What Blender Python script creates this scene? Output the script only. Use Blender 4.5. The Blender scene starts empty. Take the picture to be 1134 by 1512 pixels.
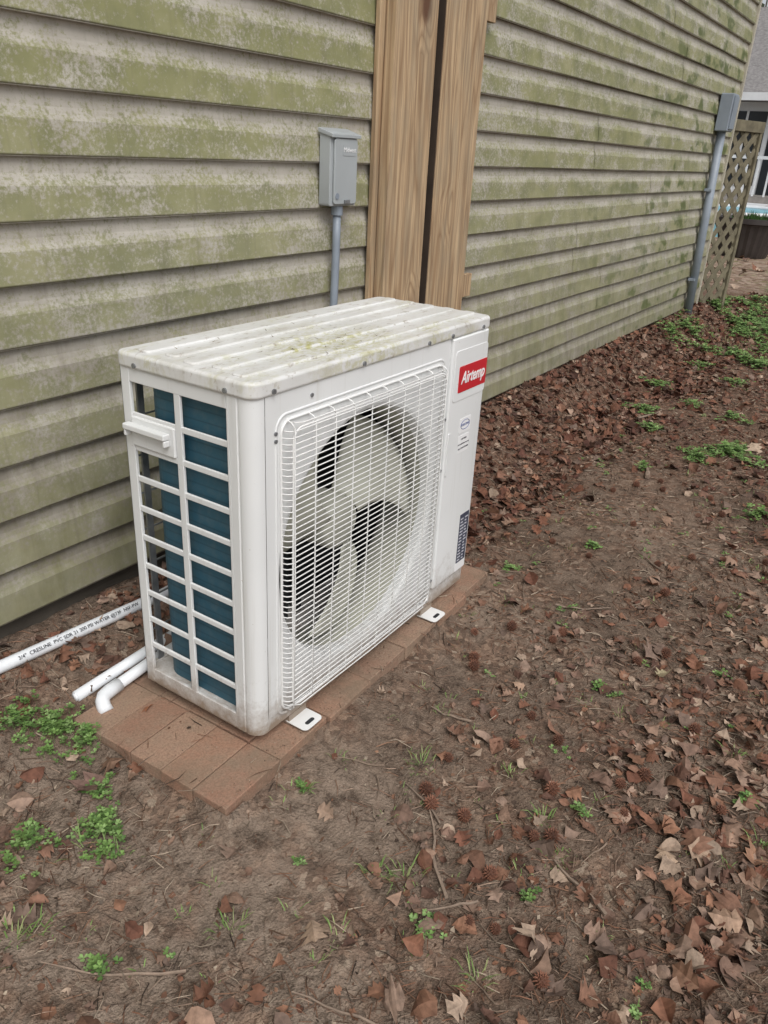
import bpy, bmesh, math, random
from mathutils import Vector, Matrix, noise
random.seed(7)
S=bpy.context.scene
R_=random.random
def U(a,b): return a+(b-a)*random.random()
def lerp(a,b,t): return a+(b-a)*t
def sst(a,b,x):
    t=max(0.,min(1.,(x-a)/(b-a))); return t*t*(3-2*t)
# ------------------------------------------------------------ materials
class NT:
    def __init__(s,name):
        s.m=bpy.data.materials.new(name); s.m.use_nodes=True; s.t=s.m.node_tree; s.n=s.t.nodes; s.l=s.t.links
        s.b=s.n['Principled BSDF']
    def new(s,typ,**k):
        n=s.n.new(typ)
        for a,v in k.items(): setattr(n,a,v)
        return n
    def link(s,a,b): s.l.new(a,b)
    def pos(s):
        return s.new('ShaderNodeNewGeometry').outputs['Position']
    def mapv(s,v,sc=(1,1,1),loc=(0,0,0)):
        m=s.new('ShaderNodeMapping'); m.inputs['Scale'].default_value=sc; m.inputs['Location'].default_value=loc
        s.link(v,m.inputs['Vector']); return m.outputs[0]
    def noise(s,v,scale,detail=4,rough=.6,dist=0.):
        n=s.new('ShaderNodeTexNoise'); n.inputs['Scale'].default_value=scale; n.inputs['Detail'].default_value=detail
        n.inputs['Roughness'].default_value=rough; n.inputs['Distortion'].default_value=dist
        s.link(v,n.inputs['Vector']); return n.outputs['Fac']
    def vor(s,v,scale,out='Distance'):
        n=s.new('ShaderNodeTexVoronoi'); n.inputs['Scale'].default_value=scale; s.link(v,n.inputs['Vector']); return n.outputs[out]
    def ramp(s,f,stops,interp='LINEAR'):
        r=s.new('ShaderNodeValToRGB'); r.color_ramp.interpolation=interp
        e=r.color_ramp.elements
        while len(e)<len(stops): e.new(0.5)
        for i,(p,c) in enumerate(stops):
            e[i].position=p
            if not isinstance(c,(tuple,list)): c=(c,c,c)
            e[i].color=(*c[:3],1)
        s.link(f,r.inputs[0]); return r.outputs[0]
    def math(s,op,a,b=None,clamp=False):
        n=s.new('ShaderNodeMath',operation=op); n.use_clamp=clamp
        for i,x in enumerate((a,b)):
            if x is None: continue
            if isinstance(x,(int,float)): n.inputs[i].default_value=x
            else: s.link(x,n.inputs[i])
        return n.outputs[0]
    def mix(s,f,a,b,blend='MIX'):
        n=s.new('ShaderNodeMix',data_type='RGBA',blend_type=blend)
        for i,x in ((0,f),(6,a),(7,b)):
            if isinstance(x,(int,float)): n.inputs[i].default_value=x
            elif isinstance(x,(tuple,list)): n.inputs[i].default_value=(*x[:3],1)
            else: s.link(x,n.inputs[i])
        return n.outputs[2]
    def sep(s,v):
        n=s.new('ShaderNodeSeparateXYZ'); s.link(v,n.inputs[0]); return n.outputs
    def bump(s,h,st=.3,d=.01):
        n=s.new('ShaderNodeBump'); n.inputs['Strength'].default_value=st; n.inputs['Distance'].default_value=d
        s.link(h,n.inputs['Height']); s.link(n.outputs[0],s.b.inputs['Normal'])
    def col(s,c):
        if isinstance(c,(tuple,list)): s.b.inputs['Base Color'].default_value=(*c[:3],1)
        else: s.link(c,s.b.inputs['Base Color'])
    def rough(s,r):
        if isinstance(r,(int,float)): s.b.inputs['Roughness'].default_value=r
        else: s.link(r,s.b.inputs['Roughness'])
def simple(name,c,rough=.6,var=.25,scale=20,metal=0.,bump=0.):
    n=NT(name); p=n.pos(); f=n.noise(p,scale,3)
    lo=tuple(x*(1-var) for x in c); hi=tuple(min(1,x*(1+var)) for x in c)
    n.col(n.ramp(f,[(.3,lo),(.7,hi)])); n.rough(rough); n.b.inputs['Metallic'].default_value=metal
    if bump: n.bump(n.noise(p,scale*6,2),bump,.004)
    return n.m
PZ=.125; ZB=.128
def mat_siding():
    n=NT('vinyl_siding'); p=n.pos(); x,y,z=n.sep(p)
    t=n.math('FRACT',n.math('DIVIDE',n.math('SUBTRACT',z,ZB-1.25),PZ))
    wob=n.noise(n.mapv(p,(1,1,.3)),5,3,.6)
    tt=n.math('ADD',t,n.math('MULTIPLY',n.math('SUBTRACT',wob,.5),.5))
    band=n.ramp(tt,[(0,.75),(.1,.95),(.40,1),(.60,.66),(.78,.28),(1,.12)])
    big=n.noise(n.mapv(p,(.8,1,2.2)),1.6,3,.55)
    patch=n.noise(n.mapv(p,(1,1,1.3),(4,1,2)),4.2,3,.6)
    med=n.noise(n.mapv(p,(1,1,1.3)),22,4,.75)
    fine=n.noise(p,140,3,.85)
    a=n.math('MULTIPLY',band,n.ramp(big,[(.30,.6),(.62,1.2)]))
    a=n.math('MULTIPLY',a,n.ramp(patch,[(.34,.5),(.52,1.05)]))
    a=n.math('ADD',a,n.math('MULTIPLY',n.math('SUBTRACT',med,.5),1.7))
    a=n.math('ADD',a,n.math('MULTIPLY',n.math('SUBTRACT',fine,.5),2.6))
    a=n.math('ADD',a,n.math('MULTIPLY',n.math('SUBTRACT',n.vor(p,95),.42),.7))
    mask=n.ramp(a,[(.30,0.),(1.,1.)])
    hz=n.ramp(n.math('DIVIDE',z,2.5),[(.05,.45),(.28,.70),(.5,.86),(1,.86)])
    mask=n.math('MULTIPLY',mask,hz)
    greencol=n.ramp(n.noise(p,9,3,.6),[(.3,(.15,.16,.055)),(.55,(.225,.228,.085)),(.75,(.30,.29,.14))])
    base=n.ramp(n.noise(n.mapv(p,(1,1,6)),5,4,.6),[(.25,(.365,.335,.285)),(.7,(.51,.48,.425))])
    grime_shade=n.ramp(n.noise(n.mapv(p,(3,1,1)),6,5,.7),[(.36,0.),(.68,.85)])
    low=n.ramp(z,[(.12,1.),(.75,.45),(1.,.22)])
    base=n.mix(n.math('MULTIPLY',grime_shade,low),base,(.16,.13,.09))  # real dirt plus painted shade, both stronger towards the wall foot
    low_shade_dirt=n.ramp(z,[(.15,.42),(.9,0.)])
    base=n.mix(low_shade_dirt,base,(.14,.125,.088))  # even darkening low down: shade and dirt mixed into the base colour
    c=n.mix(mask,base,greencol)
    # thin dirt streaks running down
    stk=n.noise(n.mapv(p,(60,1,3)),1.,3,.6)
    c=n.mix(n.ramp(stk,[(.56,0.),(.74,.28)]),c,(.15,.13,.09))
    mo=n.noise(n.mapv(p,(1.2,1,2),(3.1,0,0)),3.2,4,.6)
    far=n.ramp(n.math('DIVIDE',x,8.),[(.3,0.),(.6,1.)])
    mm=n.math('MULTIPLY',n.math('MULTIPLY',n.ramp(mo,[(.53,0.),(.60,1.)]),band),far)
    c=n.mix(n.math('MULTIPLY',mm,.85),c,(.07,.095,.02))
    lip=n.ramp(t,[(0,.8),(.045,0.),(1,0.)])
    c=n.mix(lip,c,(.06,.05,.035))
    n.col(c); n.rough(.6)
    return n.m
def mat_wood():
    n=NT('treated_pine'); p=n.pos()
    kp=n.mapv(p,(4.6,0.,2.6),(.30,0,.46))
    kv=n.vor(kp,1.)
    kd=n.ramp(kv,[(.0,1.),(.35,.0)])
    w=n.noise(n.mapv(p,(8,8,.6)),1.0,2,.5,.3)
    g=n.noise(n.mapv(p,(120,120,2.6)),1.0,4,.7,.9)
    rings=n.math('FRACT',n.math('ADD',n.math('MULTIPLY',w,12.),n.math('MULTIPLY',kd,3.)))
    c=n.ramp(rings,[(0,(.33,.215,.12)),(.4,(.55,.40,.245)),(.8,(.49,.345,.205)),(1,(.30,.19,.105))])
    c=n.mix(n.ramp(g,[(.36,.8),(.58,0.)]),c,(.23,.145,.08))
    k=n.ramp(kv,[(.07,1.),(.10,.85),(.14,.3),(.24,0.)])
    c=n.mix(k,c,(.12,.055,.028))
    st=n.noise(n.mapv(p,(7,7,1.3)),3,4,.65)
    c=n.mix(n.ramp(st,[(.45,0.),(.70,.5)]),c,(.27,.235,.17))
    n.col(c); n.rough(.75); n.bump(g,.5,.003); return n.m
def mat_white(name='powder_coated_white',dirt=1.):
    n=NT(name); p=n.pos(); x,y,z=n.sep(p)
    f=n.noise(p,3,3,.5)
    c=n.ramp(f,[(.3,(.69,.70,.695)),(.7,(.755,.765,.76))])
    dn=n.noise(p,38,5,.75); dz=n.ramp(z,[(.0,1.),(.035,.6),(.10,.22),(.2,.05),(1,.03)])
    a=n.math('MULTIPLY',n.math('ADD',dz,n.math('MULTIPLY',n.math('SUBTRACT',dn,.52),1.2)),dirt,True)
    a=n.math('MULTIPLY',a,n.ramp(z,[(0,1.),(.12,.8),(.25,.35),(.7,.2)]))
    c=n.mix(n.ramp(a,[(.12,0.),(.8,.9)]),c,(.23,.165,.11))
    sp=n.noise(p,95,3,.75); c=n.mix(n.ramp(sp,[(.68,0.),(.74,.5)]),c,(.35,.30,.23))
    dr=n.noise(n.mapv(p,(45,45,2.2)),1.,3,.6); c=n.mix(n.ramp(dr,[(.58,0.),(.78,.30)]),c,(.42,.39,.31))
    n.col(c); n.rough(.42); return n.m
def mat_lid():
    n=NT('weathered_white_lid'); p=n.pos(); x,y,z=n.sep(p)
    c=n.ramp(n.noise(p,5,3,.5),[(.3,(.62,.62,.60)),(.7,(.72,.72,.71))])
    a=n.noise(n.mapv(p,(1,2.6,1)),7,5,.72,.6)
    c=n.mix(n.ramp(a,[(.50,0.),(.75,.55)]),c,(.38,.35,.28))
    b=n.noise(n.mapv(p,(1.,2.2,1),(1,2,0)),24,5,.75)
    c=n.mix(n.ramp(b,[(.57,0.),(.68,.75)]),c,(.25,.19,.13))
    g=n.noise(n.mapv(p,(.8,1.6,1),(5,2,0)),4.5,3,.6)
    spot=n.math('MULTIPLY',n.ramp(x,[(.12,0.),(.3,1.),(.42,1.),(.58,0.)]),n.ramp(y,[(.0,.7),(.1,1.),(.2,.1)]))
    gf=n.math('MULTIPLY',n.math('ADD',n.ramp(g,[(.54,0.),(.68,.7)]),n.math('MULTIPLY',spot,.9)),n.ramp(n.noise(n.mapv(p,(1,2,1)),45,4,.75),[(.45,0.),(.58,.85)]))
    c=n.mix(n.math('MULTIPLY',gf,1.,True),c,(.42,.40,.15))
    n.col(c); n.rough(.42); return n.m
def mat_ground():
    n=NT('bare_soil'); p=n.pos(); x,y,z=n.sep(p)
    a=n.noise(p,1.6,4,.65); b=n.noise(p,22,5,.75); f=n.noise(p,190,4,.75)
    c=n.ramp(a,[(.34,(.09,.061,.044)),(.48,(.17,.122,.09)),(.66,(.26,.195,.147))])
    dry=n.ramp(n.math('ADD',n.math('MULTIPLY',x,-.7),n.math('MULTIPLY',a,.8)),[(.28,0.),(.75,.8)])
    c=n.mix(dry,c,(.29,.228,.178))
    red=n.ramp(n.math('DIVIDE',n.math('ADD',x,n.math('MULTIPLY',a,1.2)),6.),[(.40,0.),(.6,.75)])
    c=n.mix(red,c,(.15,.082,.055))
    c=n.mix(n.ramp(b,[(.35,.85),(.54,0.)]),c,(.055,.037,.026))
    c=n.mix(n.ramp(f,[(.5,0.),(.7,.6)]),c,(.33,.255,.195))
    vc=n.ramp(n.sep(n.vor(p,75,'Color'))[0],[(0,(.055,.033,.022)),(.5,(.16,.09,.06)),(.85,(.29,.19,.13)),(1,(.38,.30,.225))])
    c=n.mix(n.ramp(n.noise(p,6,4,.6),[(.44,0.),(.60,.6)]),c,vc)
    strip=n.math('MULTIPLY',n.ramp(y,[(.05,0.),(.3,.7)]),n.ramp(n.math('DIVIDE',x,4.),[(.2,0.),(.4,1.)]))
    c=n.mix(strip,c,n.mix(.5,vc,(.10,.05,.033)))
    leafc=n.ramp(n.sep(n.vor(p,16,'Color'))[0],[(0,(.14,.09,.06)),(.4,(.30,.21,.15)),(.8,(.42,.33,.26)),(1,(.2,.18,.08))])
    c=n.mix(n.ramp(n.math('DIVIDE',x,20.),[(.38,0.),(.48,.9)]),c,leafc)
    n.col(c); n.rough(.95); n.b.inputs['Specular IOR Level'].default_value=.2
    n.bump(n.math('ADD',n.noise(p,26,3,.75),n.math('MULTIPLY',n.noise(p,190,2,.7),.5)),1.,.015); return n.m
def mat_attr(name,rough=.8,var=.35,scale=60):
    n=NT(name); a=n.new('ShaderNodeAttribute'); a.attribute_name='Col'
    f=n.noise(n.pos(),scale,3,.7)
    c=n.mix(1.,a.outputs['Color'],n.ramp(f,[(.3,1-var),(.7,1.)]),'MULTIPLY')
    n.col(c); n.rough(rough); n.b.inputs['Specular IOR Level'].default_value=.25
    return n.m
def mat_brick():
    n=NT('paver_brick'); p=n.pos(); a=n.new('ShaderNodeAttribute'); a.attribute_name='Col'
    b=n.noise(p,11,5,.75); f=n.noise(p,200,4,.75)
    c=n.mix(n.ramp(b,[(.40,0.),(.64,.75)]),a.outputs['Color'],(.32,.235,.165))
    c=n.mix(n.ramp(f,[(.35,.6),(.6,0.)]),c,(.15,.09,.06))
    c=n.mix(n.ramp(n.noise(p,5,4,.7),[(.50,0.),(.66,.5)]),c,(.16,.12,.08))
    n.col(c); n.rough(.92); n.bump(f,.6,.004); return n.m
def mat_coil():
    n=NT('blue_coil_fins'); p=n.pos(); x,y,z=n.sep(p)
    w=n.math('FRACT',n.math('MULTIPLY',n.math('ADD',x,y),420.))
    c=n.ramp(w,[(0,(.018,.06,.09)),(.5,(.045,.15,.215)),(1,(.018,.06,.09))])
    c=n.mix(n.ramp(n.noise(p,40,4,.7),[(.45,0.),(.75,.4)]),c,(.11,.15,.16))
    r=n.math('FRACT',n.math('MULTIPLY',z,45.)); c=n.mix(n.ramp(r,[(0,.45),(.15,0.),(.9,0.),(1,.45)]),c,(.01,.03,.045))
    n.col(c); n.rough(.5); n.b.inputs['Metallic'].default_value=.2; return n.m
M=dict(siding=mat_siding(),wood=mat_wood(),white=mat_white(),lid=mat_lid(),ground=mat_ground(),
 leaf=mat_attr('dead_leaf',var=.5),green=mat_attr('weed_leaf',.6,var=.2),twig=mat_attr('twig_bark',.85),brick=mat_brick(),coil=mat_coil(),
 wire=simple('grille_wire_white',(.74,.74,.725),.4,.05,8),
 dark=simple('dark_interior',(.02,.022,.025),.6,.3,10),
 fan=simple('fan_plastic',(.46,.46,.39),.45,.2,4),
 galv=simple('galvanised_steel',(.26,.27,.28),.4,.25,30,.6),
 greyp=simple('grey_enamel',(.36,.385,.395),.42,.06,6),
 pvcg=simple('grey_pvc',(.235,.27,.315),.45,.1,9),
 pvcw=simple('white_pvc',(.75,.775,.80),.3,.06,9),
 red=simple('logo_red',(.52,.02,.03),.35,.05,5),
 stk=simple('sticker_white',(.80,.80,.80),.4,.02,5),
 ink=simple('black_ink',(.02,.02,.03),.5,.05,5),
 plate=simple('rating_plate_ink',(.05,.055,.085),.5,.05,5),
 inkb=simple('blue_ink',(.05,.08,.25),.5,.05,5),
 conc=simple('foundation_block',(.07,.06,.048),.9,.3,9,0,.5),
 gap_shade=simple('painted_gap_shade',(.045,.03,.02),.9,.3,9),  # dark colour standing in for shade between the post boards
 shingle=simple('grey_shingles',(.20,.19,.185),.9,.3,14),
 trim=simple('white_trim',(.66,.67,.68),.5,.05,3),
 glass=simple('dark_screen',(.02,.024,.028),.3,.3,2),
 pot=simple('planter_resin',(.035,.028,.026),.5,.25,6),
 pool=simple('pool_wall_blue',(.20,.42,.50),.4,.1,3),
 latt=simple('weathered_lattice',(.15,.13,.085),.85,.35,12),
 bark=simple('tree_bark',(.16,.14,.12),.9,.3,6))
# ------------------------------------------------------------ mesh helpers
def empty(name,loc=(0,0,0)):
    e=bpy.data.objects.new(name,None); e.empty_display_size=.1; S.collection.objects.link(e); e.location=loc; return e
def par(o,p):
    if p is not None:
        o.parent=p; o.matrix_parent_inverse=Matrix.Translation(p.location).inverted()
    return o
def mk(name,v,f,mat,parent=None,cols=None,smooth=False,bevel=0,seg=2,ang=35):
    me=bpy.data.meshes.new(name); me.from_pydata([tuple(a) for a in v],[],f); me.update()
    if cols is not None:
        at=me.color_attributes.new('Col','FLOAT_COLOR','POINT')
        flat=[]
        for c in cols: flat.extend((c[0],c[1],c[2],1.))
        at.data.foreach_set('color',flat)
    me.materials.append(mat)
    if smooth or bevel:
        me.polygons.foreach_set('use_smooth',[True]*len(me.polygons))
    o=bpy.data.objects.new(name,me); S.collection.objects.link(o)
    if bevel:
        b=o.modifiers.new('b','BEVEL'); b.width=bevel; b.segments=seg; b.limit_method='ANGLE'; b.angle_limit=math.radians(ang); b.harden_normals=True
    return par(o,parent)
class Acc:
    def __init__(s): s.v=[];s.f=[];s.c=[]
    def add(s,v,f,c=None):
        n=len(s.v); s.v.extend(v); s.f.extend([tuple(i+n for i in q) for q in f])
        if c is not None: s.c.extend([c]*len(v))
    def box(s,x0,x1,y0,y1,z0,z1,c=None,rot=0):
        v=[(x0,y0,z0),(x1,y0,z0),(x1,y1,z0),(x0,y1,z0),(x0,y0,z1),(x1,y0,z1),(x1,y1,z1),(x0,y1,z1)]
        if rot:
            cx,cy=(x0+x1)/2,(y0+y1)/2; ca,sa=math.cos(rot),math.sin(rot)
            v=[(cx+(a-cx)*ca-(b-cy)*sa,cy+(a-cx)*sa+(b-cy)*ca,d) for a,b,d in v]
        s.add(v,[(3,2,1,0),(4,5,6,7),(0,1,5,4),(1,2,6,5),(2,3,7,6),(3,0,4,7)],c)
    def tube(s,path,r,n=6,c=None,closed=False,r2=None):
        P=[Vector(p) for p in path]; v=[];f=[];m=len(P)
        for i,p in enumerate(P):
            if closed: d=P[(i+1)%m]-P[i-1]
            else: d=P[min(i+1,m-1)]-P[max(i-1,0)]
            d.normalize()
            ref=Vector((0,0,1)) if abs(d.z)<.9 else Vector((1,0,0))
            if abs(d.y)<.3 and closed: ref=Vector((0,1,0))
            a=d.cross(ref).normalized(); b=d.cross(a).normalized()
            rr=r if r2 is None else lerp(r,r2,i/(m-1))
            for k in range(n):
                t=2*math.pi*k/n; v.append(tuple(p+a*math.cos(t)*rr+b*math.sin(t)*rr))
        for i in range(m if closed else m-1):
            j=(i+1)%m
            for k in range(n):
                f.append((i*n+k,i*n+(k+1)%n,j*n+(k+1)%n,j*n+k))
        if not closed: f.append(tuple(range(n-1,-1,-1))); f.append(tuple((m-1)*n+k for k in range(n)))
        s.add(v,f,c)
    def prism(s,outl,axis,a0,a1,c=None):
        n=len(outl); v=[]
        for a in (a0,a1):
            for p,q in outl:
                v.append({'z':(p,q,a),'y':(p,a,q),'x':(a,p,q)}[axis])
        f=[tuple(range(n-1,-1,-1)),tuple(range(n,2*n))]+[(i,(i+1)%n,n+(i+1)%n,n+i) for i in range(n)]
        if axis=='y': f=[tuple(reversed(q)) for q in f]
        s.add(v,f,c)
    def mk(s,name,mat,parent=None,**k):
        return mk(name,s.v,s.f,mat,parent,cols=s.c if s.c else None,**k)
def rrect(x0,x1,y0,y1,r,n=6):
    rs=r if isinstance(r,(list,tuple)) else [r]*4
    o=[]
    for (cx,cy,a0,rr) in ((x0,y0,180,rs[0]),(x1,y0,270,rs[1]),(x1,y1,0,rs[2]),(x0,y1,90,rs[3])):
        sx=cx+rr if cx==x0 else cx-rr; sy=cy+rr if cy==y0 else cy-rr
        for i in range(n+1):
            t=math.radians(a0+90*i/n); o.append((sx+rr*math.cos(t),sy+rr*math.sin(t)))
    return o
def box(name,x0,x1,y0,y1,z0,z1,mat,parent=None,bevel=0,**k):
    a=Acc(); a.box(x0,x1,y0,y1,z0,z1); return a.mk(name,mat,parent,bevel=bevel,**k)
def text(name,s,size,loc,rot,mat,parent,ext=.0004,shear=0.,sx=1.,bold=0.):
    c=bpy.data.curves.new(name,'FONT'); c.body=s; c.size=size; c.extrude=ext; c.shear=shear; c.align_x='CENTER'; c.align_y='CENTER'; c.offset=bold
    c.materials.append(mat); o=bpy.data.objects.new(name,c); S.collection.objects.link(o)
    o.location=loc; o.rotation_euler=rot; o.scale=(sx,1,1); return par(o,parent)
# ------------------------------------------------------------ GROUND
WY=.654
PADR=.028
def padlocal(x,y):
    dx,dy=x+.16,y+.055; c,s=math.cos(-PADR),math.sin(-PADR)
    return (-.16+dx*c-dy*s,-.055+dx*s+dy*c)
def inpad(x,y,m=0.):
    x,y=padlocal(x,y); return -.165-m<x<1.045+m and -.062-m<y<.41+m
def g(x,y):
    near=1. if -3<x<12 and -6<y<1 else 0.
    r=(.13+.05*sst(.9,1.6,x))*sst(.30,.66,y)*(1-sst(6.2,8.3,x))
    h=-.068+r
    if near:
        h+=.014*noise.noise(Vector((x*2.3,y*2.3,0)))+.008*noise.noise(Vector((x*9,y*9,3)))+.005*noise.noise(Vector((x*31,y*31,7)))
    px,py=padlocal(x,y)
    dx=max(-.16-px,0,px-1.04); dy=max(-.058-py,0,py-.40); d=math.hypot(dx,dy)
    if 0<d<.2: h+=.024*(1-d/.2)**1.5
    if inpad(x,y,.002): h=min(h+.02,-.034)
    return h
def axis(lo,hi,step,far_lo,far_hi):
    a=[];x=lo
    while x<hi: a.append(x); x+=step
    s=step
    while x<far_hi: a.append(x); s*=1.18; x+=s
    a.append(far_hi); b=[];x=lo-step;s=step
    while x>far_lo: b.append(x); s*=1.3; x-=s
    b.append(far_lo); return b[::-1]+a
xs=axis(-.9,2.6,.0125,-60,150); ys=axis(-1.4,.70,.0125,-70,90)
v=[(x,y,g(x,y)) for y in ys for x in xs]; nx=len(xs)
f=[(j*nx+i,j*nx+i+1,(j+1)*nx+i+1,(j+1)*nx+i) for j in range(len(ys)-1) for i in range(nx-1)]
mk('ground',v,f,M['ground'],smooth=True)
# ------------------------------------------------------------ HOUSE
HX0,HX1,HY1,HT=-5.0,6.08,7.5,3.28
house=empty('vinyl_sided_house',(0,WY,0))
def siding(name,horizontal=True):
    a=Acc(); prof=[(-.002,0),(.0135,-.001),(.0155,.003),(.0125,.040),(.0105,.068),(.005,.080),(.0015,.092),(0,.112),(-.001,PZ+.002)]
    nc=int((HT-ZB)/PZ)
    for k in range(nc):
        b=ZB+k*PZ
        L0,L1=(HX0,HX1) if horizontal else (WY,HY1)
        br=[L0]; rr=random.Random((k//2)*13+5); x=L0+rr.uniform(.8,3.6)
        while x<L1-.5: br.append(x); x+=3.66
        br.append(L1)
        for si in range(len(br)-1):
            s0,s1=br[si],br[si+1]; off=.0022*(si%2)
            if si>0: s0-=.02
            m=max(2,int((s1-s0)/.12)); vv=[];ff=[]
            for i in range(m+1):
                s=lerp(s0,s1,i/m); w=.0036*noise.noise(Vector((s*1.6,b*3,2)))+.0012*noise.noise(Vector((s*6,b*3,5)))+off; wz=.0025*noise.noise(Vector((s*.9,b*5,9)))
                for (o,dz) in prof:
                    if horizontal: vv.append((s,WY-o-w,b+dz+wz))
                    else: vv.append((HX1+o+w,s,b+dz+wz))
            n=len(prof)
            for i in range(m):
                for j in range(n-1):
                    ff.append((i*n+j,(i+1)*n+j,(i+1)*n+j+1,i*n+j+1))
            a.add(vv,ff)
    return a.mk(name,M['siding'],house)
siding('siding_wall'); siding('siding_end_wall',False)
box('foundation',HX0+.03,HX1-.03,WY+.02,HY1,-.4,ZB+.01,M['conc'],house)
box('wall_core',HX0,HX1-.004,WY+.008,HY1,ZB+.011,HT,M['conc'],house)
box('corner_trim',HX1-.005,HX1+.028,WY-.026,WY+.06,ZB-.01,HT,simple('corner_post_vinyl',(.40,.37,.30),.6,.15,6),house,bevel=.003)
rf=Acc(); ym=(WY+HY1)/2
rf.prism([(WY-.35,HT),(HY1+.35,HT),(HY1+.35,HT+.12),(ym,HT+1.7),(WY-.35,HT+.12)],'x',HX0-.3,HX1+.3); rf.mk('roof',M['shingle'],house)
# ------------------------------------------------------------ TIMBER BOARDS
pb=empty('timber_post',(1.5,WY,0))
for nm,a_ in (('backing_board',(1.238,1.470,.618,.636,.0,2.9)),('narrow_board',(1.262,1.500,.578,.6165,.02,2.9)),('wide_board',(1.541,1.815,.572,.6145,.02,2.9))):
    box(nm,*a_,M['wood'],pb,bevel=.003)
for i,z in enumerate((.645,1.60,2.5)):
    box('nailer_%d'%i,1.472,1.962,.6155,.6375,z,z+.089,M['wood'],pb,bevel=.002)
box('gap_shade_strip',1.5365,1.5405,.577,.612,.03,2.88,M['gap_shade'],pb)  # added strip, paints the gap's shade on the wide board's side
box('cavity_shade_strip',1.5015,1.536,.6120,.6150,.03,2.88,M['gap_shade'],pb)  # added strip, paints the shade at the back of the gap
# ------------------------------------------------------------ DISCONNECT BOX
db=empty('electrical_disconnect_box',(1.06,WY,1.1))
a=Acc(); a.prism(rrect(.985,1.115,1.012,1.212,.008,3),'y',.598,.638); a.mk('enclosure',M['greyp'],db,bevel=.003)
a=Acc(); a.prism(rrect(.998,1.109,1.017,1.196,.010,3),'y',.590,.5975); a.mk('door',M['greyp'],db,bevel=.003)
a=Acc(); a.prism([(.586,1.196),(.640,1.209),(.640,1.222),(.586,1.206)],'x',.980,1.120); a.mk('rain_hood',M['greyp'],db,bevel=.002)
a=Acc(); a.tube([(1.012,.5897,1.040),(1.012,.588,1.040)],.009,16); a.mk('knockout',M['pvcg'],db)
a=Acc(); a.prism(rrect(1.035,1.098,1.150,1.180,.003,2),'y',.5888,.5898); a.mk('label',M['greyp'],db)
text('label_text','Midwest',.018,(1.067,.588,1.165),(math.radians(90),0,0),M['stk'],db,.0004)
box('door_latch',1.045,1.070,.584,.5895,1.019,1.030,M['galv'],db,bevel=.001)
box('side_flange',1.1155,1.135,.625,.6375,1.02,1.205,M['greyp'],db,bevel=.001)
a=Acc(); a.tube([(1.050,.618,1.011),(1.050,.618,.985)],.018,14); a.mk('hub',M['pvcg'],db)
cdp=[(1.050,.618,.99),(1.049,.617,.9),(1.045,.616,.8),(1.038,.614,.7),(1.03,.612,.5),(1.02,.605,.3),(1.0,.56,.18),(.93,.45,.16),(.9,.40,.16)]
a=Acc(); a.tube(cdp,.0125,10); a.mk('conduit',M['pvcg'],db,smooth=True)
rp=empty('conduit_riser',(5.6,WY,0))
a=Acc(); a.tube([(5.72,.60,-.05),(5.57,.60,1.42)],.031,14); a.mk('pipe',M['pvcg'],rp,smooth=True)
box('junction_box',5.49,5.65,.545,.636,1.40,1.64,M['pvcg'],rp,bevel=.008)
box('junction_cover',5.505,5.635,.536,.5445,1.415,1.625,M['pvcg'],rp,bevel=.003)
for z,xx in ((.35,5.68),(1.0,5.61)): box('strap_%d'%int(z*10),xx-.045,xx+.045,.585,.6365,z,z+.02,M['pvcg'],rp,bevel=.002)
# ------------------------------------------------------------ HEAT PUMP UNIT
hp=empty('outdoor_heat_pump',(.45,.18,0)); W,D,H=.906,.354,.79
W_=M['white']; T=.768
a=Acc(); a.prism(rrect(.004,W-.004,.004,D-.004,.03),'z',.006,.046); a.mk('base_pan',W_,hp,bevel=.003)
cx,cz,rad=.368,.372,.292; X0,X1,Z0,Z1=.0325,.702,.046,T
N=120; vv=[];ff=[]
angs=[2*math.pi*i/N for i in range(N)]
def rectpt(t):
    dx,dz=math.cos(t),math.sin(t); k=1e9
    if dx>1e-9:k=min(k,(X1-cx)/dx)
    if dx<-1e-9:k=min(k,(X0-cx)/dx)
    if dz>1e-9:k=min(k,(Z1-cz)/dz)
    if dz<-1e-9:k=min(k,(Z0-cz)/dz)
    return (cx+dx*k,cz+dz*k)
ang2=sorted(angs+[math.atan2(z-cz,x-cx)%(2*math.pi) for x in(X0,X1) for z in(Z0,Z1)]); N=len(ang2)
for t in ang2: vv.append((rectpt(t)[0],0.,rectpt(t)[1]))
for (r,y) in ((rad+.012,0.),(rad+.004,.003),(rad,.010),(rad-.003,.03)):
    for t in ang2: vv.append((cx+r*math.cos(t),y,cz+r*math.sin(t)))
for L in range(4):
    for i in range(N):
        j=(i+1)%N; ff.append((L*N+i,(L+1)*N+i,(L+1)*N+j,L*N+j))
mk('front_panel',vv,ff,W_,hp)
vv=[];ff=[]
for (r,y) in ((rad-.003,.0301),(rad-.003,.13),(rad+.03,.16)):
    for t in ang2: vv.append((cx+r*math.cos(t),y,cz+r*math.sin(t)))
for L in range(2):
    for i in range(N):
        j=(i+1)%N; ff.append((L*N+i,(L+1)*N+i,(L+1)*N+j,L*N+j))
mk('fan_shroud',vv,ff,M['fan'],hp,smooth=True)
prof=[(.0,.058),(.0,.040),(.0022,.0385),(.0022,.0345),(.0003,.033)]
for i in range(9):
    t=math.radians(180+90*i/8); prof.append((.030+.0297*math.cos(t),.030+.0297*math.sin(t)))
prof+=[(.0320,.0003),(.0322,.004)]
inner=[(.0322,.012),(.012,.030),(.010,.058)]
a=Acc(); a.prism((prof+inner),'z',.012,T); a.mk('corner_pillar',W_,hp,bevel=.0005,seg=1)
a=Acc(); yc=[.058,.066,.186,.203,.320,.350]
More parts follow.
